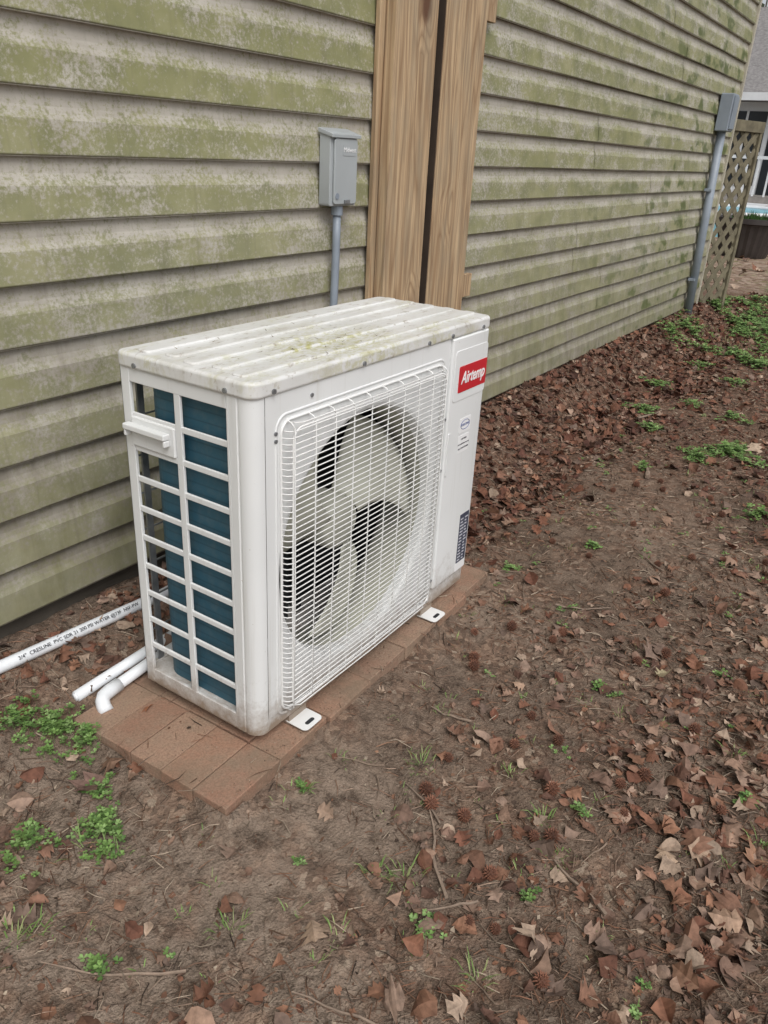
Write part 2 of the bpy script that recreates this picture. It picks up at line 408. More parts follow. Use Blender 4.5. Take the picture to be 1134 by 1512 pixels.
a.box(.0005,.009,yc[0]+.0005,yc[1],.012,T); a.box(.0005,.009,.326,.350,.012,T)
a.box(.0013,.0085,yc[2],yc[3],.048,.739)
a.box(.0008,.0088,.066,.326,.737,T); a.box(.0008,.0088,.066,.326,.012,.050)
rows=10; pitch=(.737-.050)/rows
for i in range(1,rows):
    z=.050+i*pitch; a.box(.002,.0078,.066,.326,z-.0065,z+.0065)
a.mk('side_guard',W_,hp,bevel=.002)
a=Acc(); zt=.737-pitch; a.box(-.003,.010,.204,.326,zt-pitch+.006,zt-.001); a.box(-.020,-.0025,.215,.334,zt-.026,zt-.013); a.box(-.018,-.0025,.215,.222,zt-.040,zt-.026); a.box(-.018,-.0025,.327,.334,zt-.040,zt-.026)
a.mk('side_handle',W_,hp,bevel=.003)
a=Acc(); a.box(.70,W-.006,D-.01,D,.012,T); a.box(.02,.70,D-.01,D,.737,T); a.box(.02,.70,D-.01,D,.012,.05)
a.mk('back_frame',W_,hp)
a=Acc(); a.box(.002,.012,D-.006,D-.002,.012,T); a.box(.034,.050,D-.008,D-.003,.012,.75)
for i in range(1,8): a.box(.012,.70,D-.006,D-.003,.05+i*.086,.0535+i*.086)
for i in range(1,4): a.box(.02+i*.17,.024+i*.17,D-.0065,D-.0025,.05,.735)
a.mk('back_guard',M['galv'],hp)
pts=[(.022,.060),(.022,.258)]
for i in range(9):
    t=math.radians(180-90*i/8); pts.append((.072+.050*math.cos(t),.264+.050*math.sin(t)))
pts.append((.69,.314))
inn=[(.69,.279),(.090,.279),(.058,.255),(.058,.060)]
a=Acc(); a.prism(pts+inn,'z',.047,.755); a.mk('coil',M['coil'],hp)
box('partition',.700,.704,.01,.33,.047,.76,M['dark'],hp)
box('motor_bracket',.33,.36,.225,.245,.05,.755,M['dark'],hp)
box('motor_bracket_arm',.40,.415,.226,.246,.05,.755,M['dark'],hp)
box('coil_inner_face',.095,.69,.268,.2745,.05,.75,M['dark'],hp)
box('coil_inner_side',.0585,.063,.065,.245,.05,.75,M['dark'],hp)
a=Acc(); a.tube([(cx,.15,cz),(cx,.225,cz)],.07,24); a.mk('motor',M['dark'],hp)
a=Acc(); prof=[(0,.058),(.03,.059),(.055,.064),(.066,.076),(.068,.14)]
vv=[];ff=[];n=32
for r,y in prof:
    for k in range(n): vv.append((cx+r*math.cos(2*math.pi*k/n),y,cz+r*math.sin(2*math.pi*k/n)))
for L in range(len(prof)-1):
    for k in range(n): ff.append((L*n+k,L*n+(k+1)%n,(L+1)*n+(k+1)%n,(L+1)*n+k))
mk('fan_hub',vv,ff,M['fan'],hp,smooth=True)
for bi,mid in enumerate((40,170,292)):
    vv=[];ff=[];nr,na=12,14
    for i in range(nr+1):
        r=lerp(.06,.274,i/nr); w=lerp(27,37,sst(0,1,i/nr)); sw=-18*(i/nr)**1.5
        for j in range(na+1):
            s=j/na*2-1; th=math.radians(mid+sw+s*w)
            y=.092+.046*s*(.6+.4*i/nr)-.014*(1-s*s)
            rr=r*(1-.06*max(0,s)**3*(i/nr))
            vv.append((cx+rr*math.cos(th),y,cz+rr*math.sin(th)))
    for i in range(nr):
        for j in range(na):
            q=i*(na+1)+j; ff.append((q,q+1,q+na+2,q+na+1))
    o=mk('fan_blade_%d'%(bi+1),vv,ff,M['fan'],hp,smooth=True); sm=o.modifiers.new('s','SOLIDIFY'); sm.thickness=.003
gx0,gx1,gz0,gz1=.074,.676,.040,.710
a=Acc()
def frontpath(z,x0,x1,yd=-.021,y0=-.001):
    return [(x0,y0,z),(x0+.004,lerp(y0,yd,.6),z),(x0+.014,yd,z),((x0+x1)/2,yd-.003,z),(x1-.014,yd,z),(x1-.004,lerp(y0,yd,.6),z),(x1,y0,z)]
nz=52
for i in range(nz+1):
    z=lerp(gz0+.006,gz1-.006,i/nz); e=min(i,nz-i); ins=max(0,.026-.026*math.sqrt(max(0,1-((2.2-e)/2.2)**2))) if e<2 else 0
    a.tube(frontpath(z,gx0+ins,gx1-ins),.0014,5)
for i in range(10):
    x=lerp(gx0+.016,gx1-.016,i/9); a.tube([(x,-.001,gz0),(x,-.014,gz0+.003),(x,-.0215,gz0+.012),(x,-.024,(gz0+gz1)/2),(x,-.0215,gz1-.012),(x,-.014,gz1-.003),(x,-.001,gz1)],.0016,5)
for y_,ins,r in ((-.002,0,.0030),(-.020,.014,.0022)):
    a.tube([(p,y_,q) for p,q in rrect(gx0+ins,gx1-ins,gz0+ins,gz1-ins,.026,6)],r,6,closed=True)
a.mk('fan_grille',M['wire'],hp,smooth=True)
a=Acc(); a.tube([(p,.0012,q) for p,q in rrect(gx0-.012,gx1+.010,gz0+.004-.014,gz1+.012,.03,6)],.0036,6,closed=True); a.mk('panel_emboss',W_,hp,smooth=True)
a=Acc(); a.prism(rrect(.708,W+.001,-.0075,.03,[.006,.022,.004,.004],5),'z',.062,T-.004); a.mk('service_panel',W_,hp,bevel=.005,seg=3)
a=Acc(); a.box(.7035,W-.013,.002,.05,.012,T); a.mk('panel_backing',W_,hp)
box('right_side',W-.012,W-.001,.03,D,.012,T,W_,hp,bevel=.002)
a=Acc(); a.prism(rrect(.722,.893,.600,.732,.010,4),'y',-.0092,-.0070); a.mk('logo_emboss',W_,hp,bevel=.0009,seg=1)
a=Acc(); a.prism(rrect(.717,.728,.40,.52,.005,4),'y',-.0100,-.0070); a.mk('panel_grip',W_,hp,bevel=.001)
a=Acc(); a.prism(rrect(.744,.892,.622,.690,.003,3),'y',-.0104,-.0090); a.mk('logo_badge',M['red'],hp)
text('logo_text','Airtemp',.044,(.818,-.0109,.657),(math.radians(90),0,0),M['stk'],hp,.0004,.28,.84,.0008)
def sticker(nm,x0,x1,z0,z1,mat): 
    a=Acc(); a.prism(rrect(x0,x1,z0,z1,.002,2),'y',-.0083,-.0074); return a.mk(nm,mat,hp)
sticker('cert_sticker',.775,.835,.505,.545,M['stk']); text('cert_text','intertek',.013,(.805,-.0087,.527),(math.radians(90),0,0),M['inkb'],hp,.0002)
a=Acc(); a.tube([(.805+.024*math.cos(t/16*6.283),-.0086,.526+.013*math.sin(t/16*6.283)) for t in range(16)],.0008,4,closed=True); a.mk('cert_ring',M['inkb'],hp)
sticker('info_sticker',.777,.833,.448,.497,M['stk'])
for i in range(3): text('info_text_%d'%i,('CERTIFIED','www.ahridirectory.org','AIR CONDITIONER')[i],.0065,(.805,-.0087,.486-.013*i),(math.radians(90),0,0),M['ink'],hp,.0002)
sticker('rating_plate',.833,.885,.092,.248,M['plate'])
sticker('rating_plate_foot',.830,.886,.066,.0915,M['stk'])
a=Acc()
for i in range(14):
    xx=U(.850,.858); a.box(.837,xx,-.0088,-.0082,.098+i*.0102,.1018+i*.0102); a.box(.862,U(.870,.882),-.0088,-.0082,.098+i*.0102,.1018+i*.0102)
a.mk('rating_lines',simple('grey_print',(.5,.51,.55),.5,.05,5),hp)
a=Acc(); a.prism(rrect(-.005,W+.005,-.005,D+.004,[.030,.022,.02,.02],7),'z',.764,.7965); a.mk('lid',M['lid'],hp,bevel=.008,seg=4,ang=50)
for i in range(5):
    y0=.034+i*.062; a=Acc(); a.prism(rrect(.016+.012*(i%2),W-.016,y0,y0+.034,.010,5),'z',.7935,.8015); a.mk('lid_rib_%d'%(i+1),M['lid'],hp,bevel=.004,seg=3)
a=Acc()
for x in (.05,.33,.59,.70,.86): a.tube([(x,-.0045,.774),(x,-.0085,.774)],.005,10); 
for y in (.06,.30): a.tube([(-.0045,y,.774),(-.008,y,.774)],.005,10)
for x,z in ((.060,.690),(.060,.675),(.7045,.56),(.7045,.42),(.7045,.09),(.165,.742)): a.tube([(x,-.000,z),(x,-.003,z)],.004,10)
a.mk('screws',M['galv'],hp)
for i,x in enumerate((.135,.70)):
    a=Acc(); a.prism(rrect(x-.032,x+.032,-.046,.02,.012,4),'z',-.013,-.010); a.mk('mounting_foot_%d'%(i+1),M['wire'],hp,bevel=.0008)
    a=Acc(); a.prism(rrect(x-.014,x+.014,-.036,-.026,.005,4),'z',-.0099,-.0094); a.mk('foot_slot_%d'%(i+1),M['dark'],hp)
    box('foot_riser_%d'%(i+1),x-.03,x+.03,.004,D-.004,-.018,.0055,W_,hp)
# ------------------------------------------------------------ PAVER PAD
pad=Acc()
for i in range(7):
    for j in range(5):
        x0=-.160+i*.1715; y0=-.058+j*.092
        if i>0 and j==0: y0+=U(-.012,.008)
        ox=U(-.002,.002)
        c=random.choice([(.36,.205,.135),(.32,.18,.12),(.38,.24,.165),(.29,.175,.12)])
        zt=-.020+U(-.002,.0015)
        pad.box(x0+.0008+ox,x0+.1705+ox,y0+.0008,-.058+j*.092+.0912,zt-.055,zt,c,rot=U(-.006,.006))
cr,sr=math.cos(PADR),math.sin(PADR)
pad.v=[(-.16+(x+.16)*cr-(y+.055)*sr,-.055+(x+.16)*sr+(y+.055)*cr,z) for x,y,z in pad.v]
pad.mk('paver_pad',M['brick'],None,bevel=.0025)
# ------------------------------------------------------------ PIPES
p1=empty('water_pipe',(0,.57,.06))
a=Acc(); a.tube([(-1.6,.640,.090),(-.22,.583,.066),(.22,.553,.060),(.75,.55,.06)],.0150,14); a.mk('pipe',M['pvcw'],p1,smooth=True)
dirv=math.atan2(.553-.583,.44)
text('pipe_print','3/4"  CRESLINE  PVC SDR 21 200 PSI WATER @73F  NSF-PW',.0125,(-.02,.5555,.0755),(math.radians(48),0,dirv),M['ink'],p1,.0003)
p2=empty('drain_pipe',(0,.44,0))
a=Acc(); a.tube([(-.135,.438,.0),(.1,.446,.006),(.5,.45,.02)],.0135,14); a.tube([(-.136,.438,0),(-.139,.438,0)],.010,12); a.mk('pipe',M['pvcw'],p2,smooth=True)
p3=empty('drain_pipe.001',(0,.40,0))
a=Acc(); a.tube([(-.075,.398,-.002),(.05,.405,.004),(.5,.41,.015)],.0135,14); a.mk('pipe',M['pvcw'],p3,smooth=True)
a=Acc(); a.tube([(-.045,.400,-.001),(-.075,.398,-.002),(-.092,.395,-.004),(-.102,.388,-.009),(-.107,.378,-.016),(-.109,.366,-.025)],.0165,14); a.mk('elbow',M['pvcw'],p3,smooth=True)
# ------------------------------------------------------------ LITTER
def dens(x,y):
    n1=noise.noise(Vector((x*1.6,y*1.9,4)))*.7+noise.noise(Vector((x*5,y*5,1)))*.5
    d=.040
    d+=1.0*sst(-.06,.28,y+.03*x)*sst(.85,1.4,x)
    d+=.5*sst(.40,.55,y)*(1 if x<1.2 else 0)
    d+=.85*sst(-.45,-.9,y)*sst(-.3,.3,x)*(1-sst(2.0,2.8,x))
    d+=.50*sst(2.0,3.0,x-.6*y)
    d+=.30*sst(-.35,.1,x)*sst(-.2,-.5,y)*(1-sst(1.2,1.7,x))
    d+=.10*sst(-.2,-.5,x)
    return max(0,d*(1+n1*1.6))
LC=[(.19,.085,.055),(.25,.135,.09),(.32,.205,.145),(.13,.07,.05),(.22,.105,.065),(.42,.31,.23),(.19,.13,.10),(.28,.145,.09),(.35,.24,.18),(.24,.15,.11)]
LD=[(.15,.062,.04),(.115,.05,.035),(.20,.09,.055),(.23,.12,.08),(.10,.052,.038),(.18,.10,.07)]
leaves=Acc()
def leaf(x,y,size,c,tilt=.35,zo=0.,kind=None):
    kind=R_() if kind is None else kind
    ns=8 if kind>.6 else 6
    asp=U(.26,.46) if kind<=.6 else U(.38,.55)
    c1=U(-.9,1.2); fold=U(.1,.9); tw_=U(-.6,.6); P=[]
    for i in range(ns):
        s=i/(ns-1); w=asp*math.sin(math.pi*min(1,max(.02,s**.85)))**.75
        if kind>.6: w*=(1.3 if i%2 else .6)*U(.8,1.2)
        else: w*=U(.75,1.2)
        px=s-.5; zc=c1*px*px
        for sg in (-1,0,1):
            ww=w*sg*U(.8,1.2); z=zc+abs(ww)*fold+tw_*px*ww*2+U(-.03,.03); P.append(Vector((px*size,ww*size,z*size)))
    e=Matrix.Rotation(U(0,6.283),3,'Z')@Matrix.Rotation(random.gauss(0,tilt)+(math.pi if R_()<.45 else 0),3,'X')@Matrix.Rotation(random.gauss(0,tilt),3,'Y')
    P=[e@p for p in P]
    mn=min(p.z for p in P); z0=g(x,y)+zo-mn*.8+U(0,.002)
    F=[]
    for i in range(ns-1):
        a=i*3; F+=[(a,a+1,a+4,a+3),(a+1,a+2,a+5,a+4)]
    leaves.add([(p.x+x,p.y+y,p.z+z0) for p in P],F,c)
def tone(c,a=.25):
    k=U(1-a,1+a); return tuple(q*k for q in c)
for i in range(38000):
    x=-.95+ (R_()**1.7)*9.5; y=U(-2.6,.650) if x>1.2 else U(-1.6,.645)
    if R_()<.15: y=U(.1,.65)
    if inpad(x,y): continue
    if R_()>dens(x,y): continue
    s=U(.010,.034) if R_()<.80 else U(.03,.055)
    strip=x>1.9 or (y>.0 and x>1)
    leaf(x,y,s*(1.15 if strip else 1),tone(random.choice(LD if strip and R_()<.65 else LC)),.35)
for i in range(500):
    x=U(8,19); y=U(-3,5)
    leaf(x,y,U(.06,.12),tone(random.choice(LC[1:])),.3)
for (x,y,s,c) in [(-.27,.22,.085,(.24,.15,.12)),(-.20,.24,.05,(.2,.12,.08)),(-.02,-.20,.04,(.36,.25,.18)),(.62,-.33,.032,(.45,.30,.21)),(.35,-.85,.05,(.45,.32,.23)),(.22,-.93,.06,(.45,.30,.21)),(.55,-.80,.05,(.40,.27,.2)),(.05,-.75,.045,(.36,.24,.18)),(-.25,-.35,.045,(.38,.27,.19)),(1.9,-.35,.045,(.3,.19,.13)),(-.12,-.95,.05,(.3,.2,.14)),(3.0,-.45,.07,(.5,.38,.28)),(.9,-.62,.04,(.45,.38,.24)),(-.05,.30,.035,(.35,.15,.08)),(.30,-.80,.045,(.42,.3,.21)),(.12,-.70,.04,(.28,.15,.1)),(.4,-.95,.055,(.34,.19,.12)),(.06,-.9,.055,(.3,.17,.11)),(1.25,-.82,.045,(.34,.2,.13))]:
    leaf(x,y,s,c,.3,.004 if not inpad(x,y) else .02,.9)
for i in range(7):   # stray leaves on the pipes side and pad
    leaf(U(-.14,-.02),U(.0,.34),U(.008,.018),tone(random.choice(LC)),.2,.022,.3)
leaves.mk('fallen_leaves',M['leaf'])
deb=Acc()
DC=[(.12,.07,.045),(.22,.13,.09),(.32,.225,.165),(.19,.145,.11),(.07,.047,.035),(.40,.32,.24),(.21,.105,.065),(.27,.15,.095)]
cnt=0
while cnt<62000:
    x=-.95+(R_()**1.7)*7; y=U(-1.7,.645)
    if inpad(x,y) and R_()>.05: continue
    if R_()>.36+dens(x,y)*.8+.6*noise.noise(Vector((x*3,y*3,11))): continue
    cnt+=1; z=g(x,y); 
    if inpad(x,y): z=-.0185
    c=tone(random.choice(DC),.3); a0=U(0,6.283); q=R_()
    if q<.45:
        s=U(.0015,.007); k=random.choice((3,4,5)); e=Matrix.Rotation(random.gauss(0,.6),3,'X')@Matrix.Rotation(random.gauss(0,.6),3,'Y')
        P=[e@Vector((math.cos(a0+6.283*i/k)*s*U(.6,1.3),math.sin(a0+6.283*i/k)*s*U(.4,1.1),0)) for i in range(k)]
        deb.add([(p.x+x,p.y+y,p.z+z+.003) for p in P],[tuple(range(k))],c)
    else:
        L=U(.012,.06); w=U(.0005,.0011)*(1+max(0,x)*.25); dx,dy=math.cos(a0),math.sin(a0); x2,y2=x+dx*L,y+dy*L; xm,ym_=x+dx*L/2-dy*L*U(-.12,.12),y+dy*L/2+dx*L*U(-.12,.12)
        h1,h2,h3=z+U(.001,.004),g(xm,ym_)+U(.002,.008),g(x2,y2)+U(.001,.005)
        if inpad(x,y) or inpad(x2,y2): h1=h2=h3=-.0175
        deb.add([(x-dy*w,y+dx*w,h1),(x+dy*w,y-dx*w,h1),(xm+dy*w,ym_-dx*w,h2),(xm-dy*w,ym_+dx*w,h2),(x2,y2,h3),(x,y,h1+w*1.6),(xm,ym_,h2+w*1.6)],[(0,5,6,3),(5,1,2,6),(3,6,4),(6,2,4)],c)
for i in range(600):
    x=U(-.16,1.04); y=U(-.055,.0) if R_()<.6 else U(.0,.4)
    if x>0 and y>0: continue
    s=U(.001,.004); deb.add([(x,y,-.0178),(x+s,y+s*.3,-.0176),(x+s*.5,y+s,-.0170)],[(0,1,2)],tone(random.choice(DC),.3))
for i in range(130):
    x=random.gauss(.36,.16); y=random.gauss(.10,.07)
    if not(.02<x<.88 and .02<y<.33): continue
    a0=U(0,6.28); L=U(.003,.022); dx,dy=math.cos(a0)*L,math.sin(a0)*L; zz=.8022
    deb.add([(x-dy*.06,y+dx*.06,zz),(x+dy*.06,y-dx*.06,zz),(x+dx,y+dy,zz+.0008)],[(0,1,2)],tone((.24,.19,.11),.4))
deb.mk('pine_straw_litter',M['leaf'])
tw=Acc()
def twig(x,y,L,r,a0,c):
    pts=[]; n=7; px,py=x,y; aa=a0
    for i in range(n):
        pts.append((px,py,g(px,py)+r+.002+U(0,.004))); aa+=U(-.22,.22); px+=math.cos(aa)*L/n; py+=math.sin(aa)*L/n
    tw.tube(pts,r,5,c,r2=r*.45)
for i in range(300):
    x=-.9+(R_()**1.3)*5.5; y=U(-1.5,.6)
    if inpad(x,y,.12): continue
    twig(x,y,U(.04,.14),U(.0008,.0022),U(0,6.283),tone((.21,.155,.115),.4))
for (x,y,L,r,a0) in [(-.42,-.22,.28,.0028,2.3),(-.05,-.50,.25,.0040,.9),(-.02,-.55,.12,.003,2.4),(.10,-.40,.15,.003,1.0),(1.05,-.25,.2,.003,-1.0),(2.3,-.15,.14,.012,.6),(3.1,.15,.3,.008,-.6),(.42,-.30,.12,.003,2.0),(1.5,-.45,.18,.003,1.4),(.1,-.75,.16,.005,1.2),(-.3,-.55,.2,.003,1.9)]:
    twig(x,y,L,r,a0,tone((.28,.21,.16),.2))
tw.mk('fallen_twigs',M['twig'])
gb=Acc()
def gumball(x,y,r):
    c=tone((.24,.11,.07),.25); z=g(x,y)+r*.75; n=70
    vs=[];fs=[]
    for i in range(7):
        for j in range(10):
            th=math.pi*i/6; ph=2*math.pi*j/10; vs.append((x+r*.72*math.sin(th)*math.cos(ph),y+r*.72*math.sin(th)*math.sin(ph),z+r*.72*math.cos(th)))
    for i in range(6):
        for j in range(10): fs.append((i*10+j,(i+1)*10+j,(i+1)*10+(j+1)%10,i*10+(j+1)%10))
    gb.add(vs,fs,tuple(q*.45 for q in c))
    for i in range(n):
        zz=1-2*(i+.5)/n; rr=math.sqrt(1-zz*zz); ph=i*2.39996; d=Vector((rr*math.cos(ph),rr*math.sin(ph),zz)); a_=d.orthogonal().normalized(); b_=d.cross(a_); w=r*.14; o=Vector((x,y,z))
        gb.add([tuple(o+d*r*.66+a_*w),tuple(o+d*r*.66-a_*w*.5+b_*w*.87),tuple(o+d*r*.66-a_*w*.5-b_*w*.87),tuple(o+d*r*U(.98,1.2))],[(0,1,3),(1,2,3),(2,0,3)],c)
for i in range(60):
    x=-.1+(R_()**1.2)*3.6; y=U(-1.2,.2)
    if inpad(x,y,.05): continue
    gumball(x,y,U(.011,.016))
for x,y in ((.16,-.33),(.13,-.36),(.32,-.55),(.62,-.20),(.66,-.18),(.85,-.2),(.72,-.75),(.12,-.92),(1.0,-.6),(1.35,-.5),(.48,-.7),(.2,-.6)): gumball(x,y,.017)
gb.mk('sweetgum_seed_pods',M['leaf'])
# ------------------------------------------------------------ WEEDS
wd=Acc()
def clover(x,y,rad,n,h=.035,ls=.008):
    for i in range(n):
        a0=U(0,6.283); q=R_()**.6*rad*(.6+.4*math.sin(a0*3+x*20)); px,py=x+q*math.cos(a0),y+q*math.sin(a0)
        if inpad(px,py,-.005) or py>.63: continue
        z0=g(px,py); hh=h*U(.25,1)*(1.15-q/rad*.6); c=tone(random.choice([(.14,.24,.065),(.17,.28,.08),(.10,.18,.05),(.22,.33,.12)]),.25)
        lx,ly=U(-.01,.01),U(-.01,.01); w=.0005
        wd.add([(px-w,py,z0),(px+w,py,z0),(px+lx,py+ly,z0+hh)],[(0,1,2)],tuple(k*.8 for k in c))
        for k in range(3):
            t=a0+k*2.094+U(-.2,.2); s=ls*U(.6,1.3); dx,dy=math.cos(t),math.sin(t); o=(px+lx,py+ly,z0+hh); tl=U(-.15,.5)
            P=[(0,0),(.5,.42),(.95,.36),(.85,0),(.95,-.36),(.5,-.42)]
            vs=[(o[0]+(p*dx-q2*dy)*s,o[1]+(p*dy+q2*dx)*s,o[2]+p*s*tl+abs(q2)*s*.25) for p,q2 in P]
            wd.add(vs,[(0,1,2,3),(0,3,4,5)],c)
for (x,y,r,n) in [(-.22,.40,.085,170),(-.19,.33,.07,90),(-.27,.46,.08,90),(-.255,.21,.035,50),(-.31,.125,.055,100),(-.35,.08,.04,30),(-.42,.20,.06,60),(-.38,.53,.07,60),(-.48,.45,.07,50),(.0,-.12,.015,14),
   (2.9,-.36,.20,360),(2.75,-.25,.12,110),(3.3,.18,.12,120),(3.9,.28,.13,120),(3.0,.05,.08,70),(3.5,-.25,.12,90),(4.6,.2,.12,90),(2.2,-.62,.09,60),(2.4,-.1,.05,30),(3.6,.0,.08,60),(4.3,-.1,.12,90),(1.18,-.03,.03,30),(1.5,-.2,.02,20),(-.12,-.5,.04,26),(.05,-.62,.02,12),(.75,-.5,.02,15),(.3,-.62,.02,15),(.55,-.9,.03,20),(1.0,-.75,.02,15),(-.5,-.1,.03,20),(4.2,-.5,.14,120),(5.0,-.1,.14,120)]:
    clover(x,y,r,n,.035 if r>.045 else .018,.008 if x<1.5 else .012)
for i in range(150): 
    x=-.6+R_()*6; y=U(-1.2,.3)
    if not inpad(x,y,.03): clover(x,y,U(.008,.028),int(U(3,11)),.012,.0065)
for i in range(420):
    x=U(4.9,10.); y=U(-2.2,.55)
    clover(x,y,U(.08,.25),52,.05,.02)
wd.mk('clover_patch',M['green'])
gr=Acc()
def tuft(x,y,n,L,sp):
    for i in range(n):
        a0=U(0,6.283); q=R_()*sp; px,py=x+q*math.cos(a0),y+q*math.sin(a0)
        if inpad(px,py) or py>.63: continue
        z=g(px,py); l=L*U(.4,1.1); b=a0+U(-.6,.6); w=U(.0006,.0011)*(1+L*8); dx,dy=math.cos(b),math.sin(b); lean=U(.35,1.)
        c=tone(random.choice([(.16,.26,.07),(.21,.31,.10),(.27,.30,.13)]),.2)
        gr.add([(px-dy*w,py+dx*w,z),(px+dy*w,py-dx*w,z),(px+dx*l*lean*.5+dy*w*.8,py+dy*l*lean*.5-dx*w*.8,z+l*.45),(px+dx*l*lean*.5-dy*w*.8,py+dy*l*lean*.5+dx*w*.8,z+l*.45),(px+dx*l*lean,py+dy*l*lean,z+l*U(.3,.7))],[(0,1,2,3),(3,2,4)],c)
for (x,y,n,L,sp) in [(-.05,-.41,28,.04,.035),(-.07,-.36,18,.035,.03),(.22,-.28,30,.04,.04),(.24,-.565,30,.04,.025),(-.32,-.22,20,.035,.03),(-.36,.12,20,.045,.04),(.0,-.13,14,.03,.01),(.17,-.62,18,.03,.03),(.32,-.45,16,.03,.03),(-.22,-.38,14,.03,.03),(-.15,-.62,20,.04,.03),(.45,-.95,20,.04,.03),(.7,-.85,16,.04,.03),(-.55,.05,30,.045,.05),(-.33,.06,16,.04,.04)]:
    tuft(x,y,n,L,sp)
for i in range(190):
    x=-.6+R_()*3.5; y=U(-1.3,.1)
    if not inpad(x,y,.03): tuft(x,y,int(U(4,9)),U(.012,.03),.02)
for i in range(600):
    x=U(5.0,11); y=U(-2.4,.55)
    tuft(x,y,14,.06,.12)
gr.mk('grass_tufts',M['green'])
# ------------------------------------------------------------ LATTICE
LA=Vector((6.14,.655,0)); la=empty('lattice_panel',tuple(LA)); a=Acc(); b2=Acc()
ldir=Vector((.38,-.13,0)).normalized(); lnr=Vector((-ldir.y,ldir.x,0)); LL=.40; lz0,lz1=.05,1.44
def LP(s,d,z): q=LA+ldir*s+lnr*d; return (q.x,q.y,z)
def lbox(acc,pts2,d0,d1):
    v=[LP(s,d0,z) for s,z in pts2]+[LP(s,d1,z) for s,z in pts2]
    acc.add(v,[(0,1,2,3),(7,6,5,4),(0,4,5,1),(1,5,6,2),(2,6,7,3),(3,7,4,0)])
for sgn,d in ((1,0.),(-1,.009)):
    c=-1.6
    while c<LL+1.6:
        xa,xb=sorted(((0-c)*sgn,(LL-c)*sgn)); t0=max(0,xa); t1=min(lz1-lz0,xb)
        if t1-t0>.03:
            w=.024; A=(c+sgn*t0,lz0+t0);B=(c+sgn*t1,lz0+t1)
            lbox(a,[(A[0]-w*.7,A[1]+sgn*w*.7),(A[0]+w*.7,A[1]-sgn*w*.7),(B[0]+w*.7,B[1]-sgn*w*.7),(B[0]-w*.7,B[1]+sgn*w*.7)],d,d+.008)
        c+=.15
a.mk('slats',M['latt'],la)
lbox(b2,[(-.02,lz1-.01),(LL+.04,lz1-.01),(LL+.04,lz1+.07),(-.02,lz1+.07)],-.015,.035)
lbox(b2,[(LL,-.1),(LL+.035,-.1),(LL+.035,lz1-.011),(LL,lz1-.011)],-.012,.030)
lbox(b2,[(-.02,lz0-.05),(LL-.001,lz0-.05),(LL-.001,lz0),(-.02,lz0)],-.012,.030)
b2.mk('frame',M['latt'],la,bevel=.003)
# ------------------------------------------------------------ FAR YARD
PX,PY=12.6,1.55
pl=empty('resin_planter',(PX,PY,0)); vv=[];ff=[];n=48
prof=[(0,-.06),(.34,-.06),(.36,.02),(.44,.40),(.50,.42),(.50,.49),(.46,.49),(.43,.44),(0,.44)]
for r,z in prof:
    for k in range(n):
        rr=r*(1+(.02*math.cos(k*math.pi) if .1<r<.45 else 0)); vv.append((PX+rr*math.cos(6.2832*k/n),PY+rr*math.sin(6.2832*k/n),z))
for L in range(len(prof)-1):
    for k in range(n): ff.append((L*n+k,L*n+(k+1)%n,(L+1)*n+(k+1)%n,(L+1)*n+k))
mk('pot',vv,ff,M['pot'],pl)
a=Acc()
for i in range(260):
    t=U(0,6.283);q=U(0,.4);x=PX+q*math.cos(t);y=PY+q*math.sin(t);z=.44;l=U(.05,.16);w=.01
    a.add([(x-w,y-w,z),(x+w,y+w,z),(x+U(-.06,.06),y+U(-.06,.06),z+l)],[(0,1,2)],tone((.10,.20,.05),.4))
a.mk('planter_foliage',M['green'],pl)
po=empty('above_ground_pool',(17.5,3.0,0)); a=Acc()
circ=lambda r,cx_,cy_,m=48:[(cx_+r*math.cos(6.2832*k/m),cy_+r*math.sin(6.2832*k/m)) for k in range(m)]
a.prism(circ(1.7,17.5,3.),'z',-.08,.34); a.mk('pool_wall',M['pool'],po)
a=Acc(); a.tube([(p,q,.36) for p,q in circ(1.72,17.5,3.)],.04,8,closed=True); a.mk('rim',M['trim'],po)
nh=empty('neighbouring_house',(22,4,0)); hx=22.
box('porch_wall',hx,hx+8,-2.,13,-.1,2.65,M['trim'],nh)
a=Acc(); a.prism([(hx-.5,2.62),(hx+8.5,2.62),(hx+8.5,2.80),(hx+4,5.2),(hx-.5,2.80)][::-1],'y',-2.5,13.5); a.mk('roof',M['shingle'],nh)
box('gutter',hx-.62,hx-.51,-2.5,13.5,2.62,2.79,M['trim'],nh)
for i in range(14):
    y0=-1.8+i*1.04; zb=.75 if i%4 else .05
    box('screen_opening_%d'%i,hx-.02,hx-.004,y0,y0+.92,zb,2.42,M['glass'],nh)
    box('mullion_%d'%i,hx-.06,hx-.021,y0+.43,y0+.48,zb,2.42,M['trim'],nh)
    box('rail_%d'%i,hx-.055,hx-.0215,y0,y0+.425,1.45,1.52,M['trim'],nh)
box('deck',hx-1.8,hx-.07,-2,13,.0,.55,simple('deck_grey',(.22,.2,.18),.8,.2,5),nh)
a=Acc()
for i in range(3): a.box(hx-2.1-.3*i,hx-1.81-.3*i,2.6,4.0,-.05,.42-.15*i)
a.mk('porch_steps',M['trim'],nh)
a=Acc()
for i in range(60): y=-2+.25*i; a.box(hx-1.79,hx-1.75,y,y+.04,.56,1.35)
a.box(hx-1.80,hx-1.74,-2,13,1.351,1.42); a.mk('porch_railing',M['trim'],nh)
